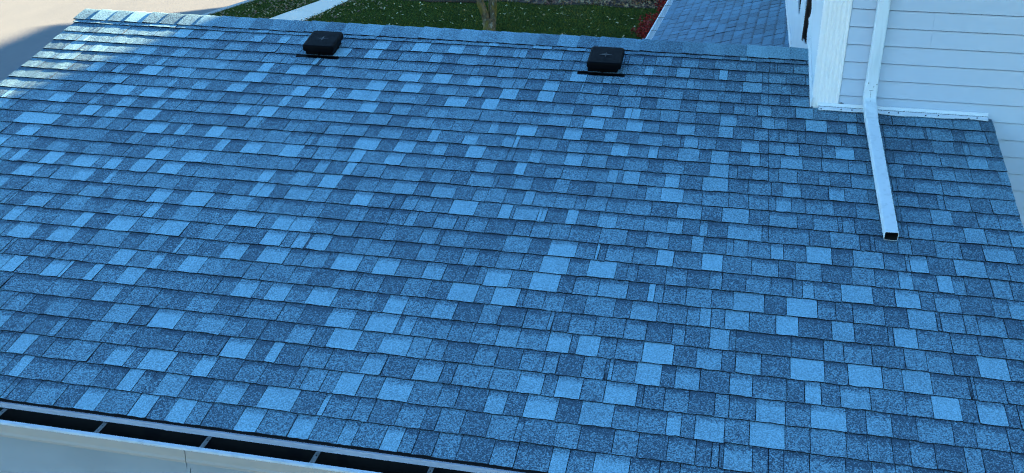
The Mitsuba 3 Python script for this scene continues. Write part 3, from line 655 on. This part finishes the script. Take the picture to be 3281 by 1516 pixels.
for i in range(9):
    a, b = 15.2 + 1.02 * i, 15.2 + 1.02 * (i + 1) - .012
    add('walkway__slab', prism([(wl_(a), a), (wr_(a), a), (wr_(b), b), (wl_(b), b)], -3.14, -2.992), 'concrete')
tag('walkway', 'pale concrete garden path between two strips of grass', None, 'structure')
add('mulch_bed', prism(bed, -3.003, -2.985), 'mulch_mat', kind='structure', label='planting bed covered in brown leaf litter')

# grass blades over the lawn in view
g = np.random.default_rng(31)
def scatter(n, x0, x1, y0, y1, keep):
    x, y = g.uniform(x0, x1, n), g.uniform(y0, y1, n); k = keep(x, y); return x[k], y[k]
def blades(x, y, hmin, hmax, wid):
    n = len(x); a = g.uniform(0, 2 * math.pi, n); h = g.uniform(hmin, hmax, n); lean = g.normal(0, .35, (n, 2)) * h[:, None]
    b0 = np.stack([x - np.cos(a) * wid, y - np.sin(a) * wid, np.full(n, -3.006)], 1); b1 = np.stack([x + np.cos(a) * wid, y + np.sin(a) * wid, np.full(n, -3.006)], 1)
    t = np.stack([x + lean[:, 0], y + lean[:, 1], -3.004 + h], 1)
    V = np.stack([b0, b1, t], 1).reshape(-1, 3); return V, np.arange(3 * n).reshape(-1, 3)
bx, by = np.array([p[0] for p in bed_edge]), np.array([p[1] for p in bed_edge])
def on_lawn(x, y, m=.0):
    return (x > curb_x(y) + .16 + m) & ~((x > wl_(y) - .0 - m) & (x < wr_(y) + .0 + m)) & ((y < np.interp(x, bx, by)) | (x < -7.9))
x, y = scatter(150000, -13, -.4, 16.6, 23, lambda x, y: on_lawn(x, y, .01))
V, F = blades(x, y, .025, .07, .006)
add('grass', (V, F), 'grass_mat', label='short green grass of the lawn', cat='grass', kind='stuff')

def leaf_mesh(x, y, smin, smax, z=-2.985, up=.04, tilt=.5):
    n = len(x); s = g.uniform(smin, smax, n); a = g.uniform(0, 2 * math.pi, n); V = np.zeros((n, 5, 3))
    base = [(-1, 0), (0, .62), (.25, -.6), (1, .05), (0, 0)]
    tx, ty = g.normal(0, tilt, n), g.normal(0, tilt, n); zz = z + g.uniform(0, up, n)
    for i, (p, q) in enumerate(base):
        px, py = s * p, s * q * .8; V[:, i, 0] = x + px * np.cos(a) - py * np.sin(a); V[:, i, 1] = y + px * np.sin(a) + py * np.cos(a)
        V[:, i, 2] = zz + tx * px + ty * py + (.25 * s if i == 4 else 0)
    f = np.array([[0, 4, 1], [1, 4, 3], [3, 4, 2], [2, 4, 0]])
    return V.reshape(-1, 3), (np.arange(n)[:, None, None] * 5 + f[None]).reshape(-1, 3)
x, y = scatter(330, -9.4, -1.7, 16.8, 21.6, lambda x, y: on_lawn(x, y, .03))
V, F = leaf_mesh(x, y, .022, .045, -2.972, .03)
add('pale_leaves', (V, F), 'pale_leaf_mat', label='pale fallen leaves lying scattered over the dark lawn', cat='leaves', kind='stuff')
x, y = scatter(5200, -12.6, -7.5, 16.8, 22.5, lambda x, y: on_lawn(x, y, .0) & (g.random(len(x)) < np.where(x < wl_(y), np.exp(-(wl_(y) - x) / .9) * .5 + .22, np.exp(-np.abs(x - wr_(y)) / .5) * .6)))
V, F = leaf_mesh(x, y, .022, .045, -2.975, .03)
add('fallen_leaves', (V, F), 'leaf_mat', label='brown fallen leaves beside the concrete path', cat='leaves', kind='stuff')
x, y = scatter(9000, -8, 1.5, 20.8, 24, lambda x, y: y > np.interp(x, bx, by) - .06)
V, F = leaf_mesh(x, y, .02, .05, -2.98, .06, .7)
add('leaf_litter', (V, F), 'leaf_mat', label='brown leaf litter covering the planting bed', cat='leaf litter', kind='stuff')

# ================================================================== tree with two stems
tag('tree', 'mossy tree with two low stems standing in the lawn behind the ridge', 'tree')
TX, TY = -5.135, 18.15
tr = [tube([[TX, TY, -3.06], [TX - .005, TY, -2.95], [TX - .01, TY, -2.80], [TX - .03, TY, -2.66]], [.185, .145, .128, .12], 14, .12, 1),
      tube([[TX - .03, TY, -2.78], [TX - .09, TY - .01, -2.60], [TX - .155, TY - .02, -2.42], [TX - .21, TY - .03, -2.27], [TX - .32, TY - .05, -1.9], [TX - .5, TY - .1, -1.2], [TX - .6, TY - .1, -.3]], [.085, .085, .08, .08, .07, .06, .05], 12, .14, 2),
      tube([[TX + .05, TY + .02, -2.85], [TX + .075, TY + .03, -2.65], [TX + .085, TY + .04, -2.45], [TX + .085, TY + .05, -2.25], [TX + .10, TY + .08, -1.7], [TX + .2, TY + .2, -.8], [TX + .3, TY + .3, .3]], [.085, .07, .068, .065, .06, .055, .045], 12, .14, 3),
      tube([[TX - .02, TY + .12, -2.70], [TX + .0, TY + .16, -2.45], [TX + .02, TY + .2, -2.1], [TX + .0, TY + .3, -1.2]], [.06, .06, .055, .05], 10, .14, 4)]
add('tree__trunk', cat_(tr), 'bark', smooth=50)
add('tree__limb', cat_([tube([[TX - .22, TY - .02, -2.30], [TX - .36, TY - .06, -2.28], [TX - .6, TY - .1, -2.285], [TX - .9, TY - .15, -2.29], [TX - 1.25, TY - .2, -2.30], [TX - 1.7, TY - .2, -2.25]], [.06, .05, .04, .034, .03, .022], 9, .15, 6)]), 'twig', smooth=50, label='dark low limb reaching out to the left')
g2 = np.random.default_rng(8)
br = []
for o_ in ([TX - .6, TY - .1, -.3], [TX + .3, TY + .3, .3], [TX, TY + .3, -1.2]):
    for i in range(6):
        a = g2.uniform(0, 6.28); L = g2.uniform(.7, 1.5); o3 = np.array(o_) - [0, 0, g2.uniform(0, .3)]
        br.append(tube([o3, o3 + [math.cos(a) * L * .5, math.sin(a) * L * .5, L * .5], o3 + [math.cos(a) * L, math.sin(a) * L, L * 1.1]], [.03, .02, .008], 6))
add('tree__crown', cat_(br), 'bark')


# ================================================================== shrubs
def shrub(key, cx, cy, rx, ry, z0, zh, n, size, m, lab, catn, seed, top=1.0):
    g = np.random.default_rng(seed); tag(key, lab, catn)
    d = g.normal(0, 1, (n, 3)); d /= np.linalg.norm(d, axis=1)[:, None]; r = g.random(n) ** .45
    wob = 1 + .30 * (meshkit.noise(d * 2.2 + 5, seed) - .5) * 2
    P = np.stack([cx + d[:, 0] * r * rx * wob, cy + d[:, 1] * r * ry * wob, z0 + zh * (.5 + .5 * d[:, 2] * r * wob)], 1)
    P[:, 2] = np.maximum(P[:, 2], z0 + .02)
    a = g.normal(0, 1, (n, 3)); a /= np.linalg.norm(a, axis=1)[:, None]; b = np.cross(a, g.normal(0, 1, (n, 3))); b /= np.linalg.norm(b, axis=1)[:, None]
    s = g.uniform(.6, 1.2, n)[:, None] * size
    V = np.stack([P - a * s, P + b * s * .45, P + a * s, P - b * s * .45], 1).reshape(-1, 3)
    F = (np.arange(n)[:, None, None] * 4 + np.array([[0, 1, 2], [0, 2, 3]])[None]).reshape(-1, 3)
    add(key + '__foliage', (V, F), m)
    st = [tube([[cx + g.normal(0, rx * .1), cy + g.normal(0, ry * .1), z0 - .05], [cx + g.normal(0, rx * .4), cy + g.normal(0, ry * .4), z0 + zh * .6]], [.014, .006], 5) for _ in range(9)]
    add(key + '__stems', cat_(st), 'twig')


shrub('red_shrub', -1.36, 17.75, .62, 1.0, -3.0, .70, 6500, .032, 'red_leaf_mat', 'dark red shrub under the wing gutter, nearest the ridge', 'shrub', 41)
shrub('red_shrub_001', -1.30, 19.75, .46, 1.0, -3.0, .65, 4200, .032, 'red_leaf_mat', 'dark red shrub farther along the wing gutter, towards the planting bed', 'shrub', 42)
shrub('evergreen_shrub', -2.1, 22.1, .42, .4, -2.98, .8, 3200, .04, 'evergreen_mat', 'dark green shrub in the leaf-covered planting bed', 'shrub', 43)

# ================================================================== unseen house next door, added to shade the lawn and the road
tag('added_neighbour_house', 'low unseen house added beyond the tall house to shade the lawn and the road', 'house')
NX, NY, NZ = 0.9, 31.64, 1.88
add('added_neighbour_house__wall', box(NX + .3, NX + 16, 20.5, NY, ZG, NZ - .05), 'siding_mat')
m = trimesh.creation.extrude_polygon(Polygon([(NX, NZ), (NX + 8, NZ + 1.1), (NX + 16.3, NZ), (NX + 16.3, NZ - .1), (NX, NZ - .1)]), NY - 20.2, engine='earcut')
add('added_neighbour_house__roof', frame(m, [1, 0, 0], [0, 0, 1], [0, -1, 0], [0, NY + .01, 0]), 'plain_roof')
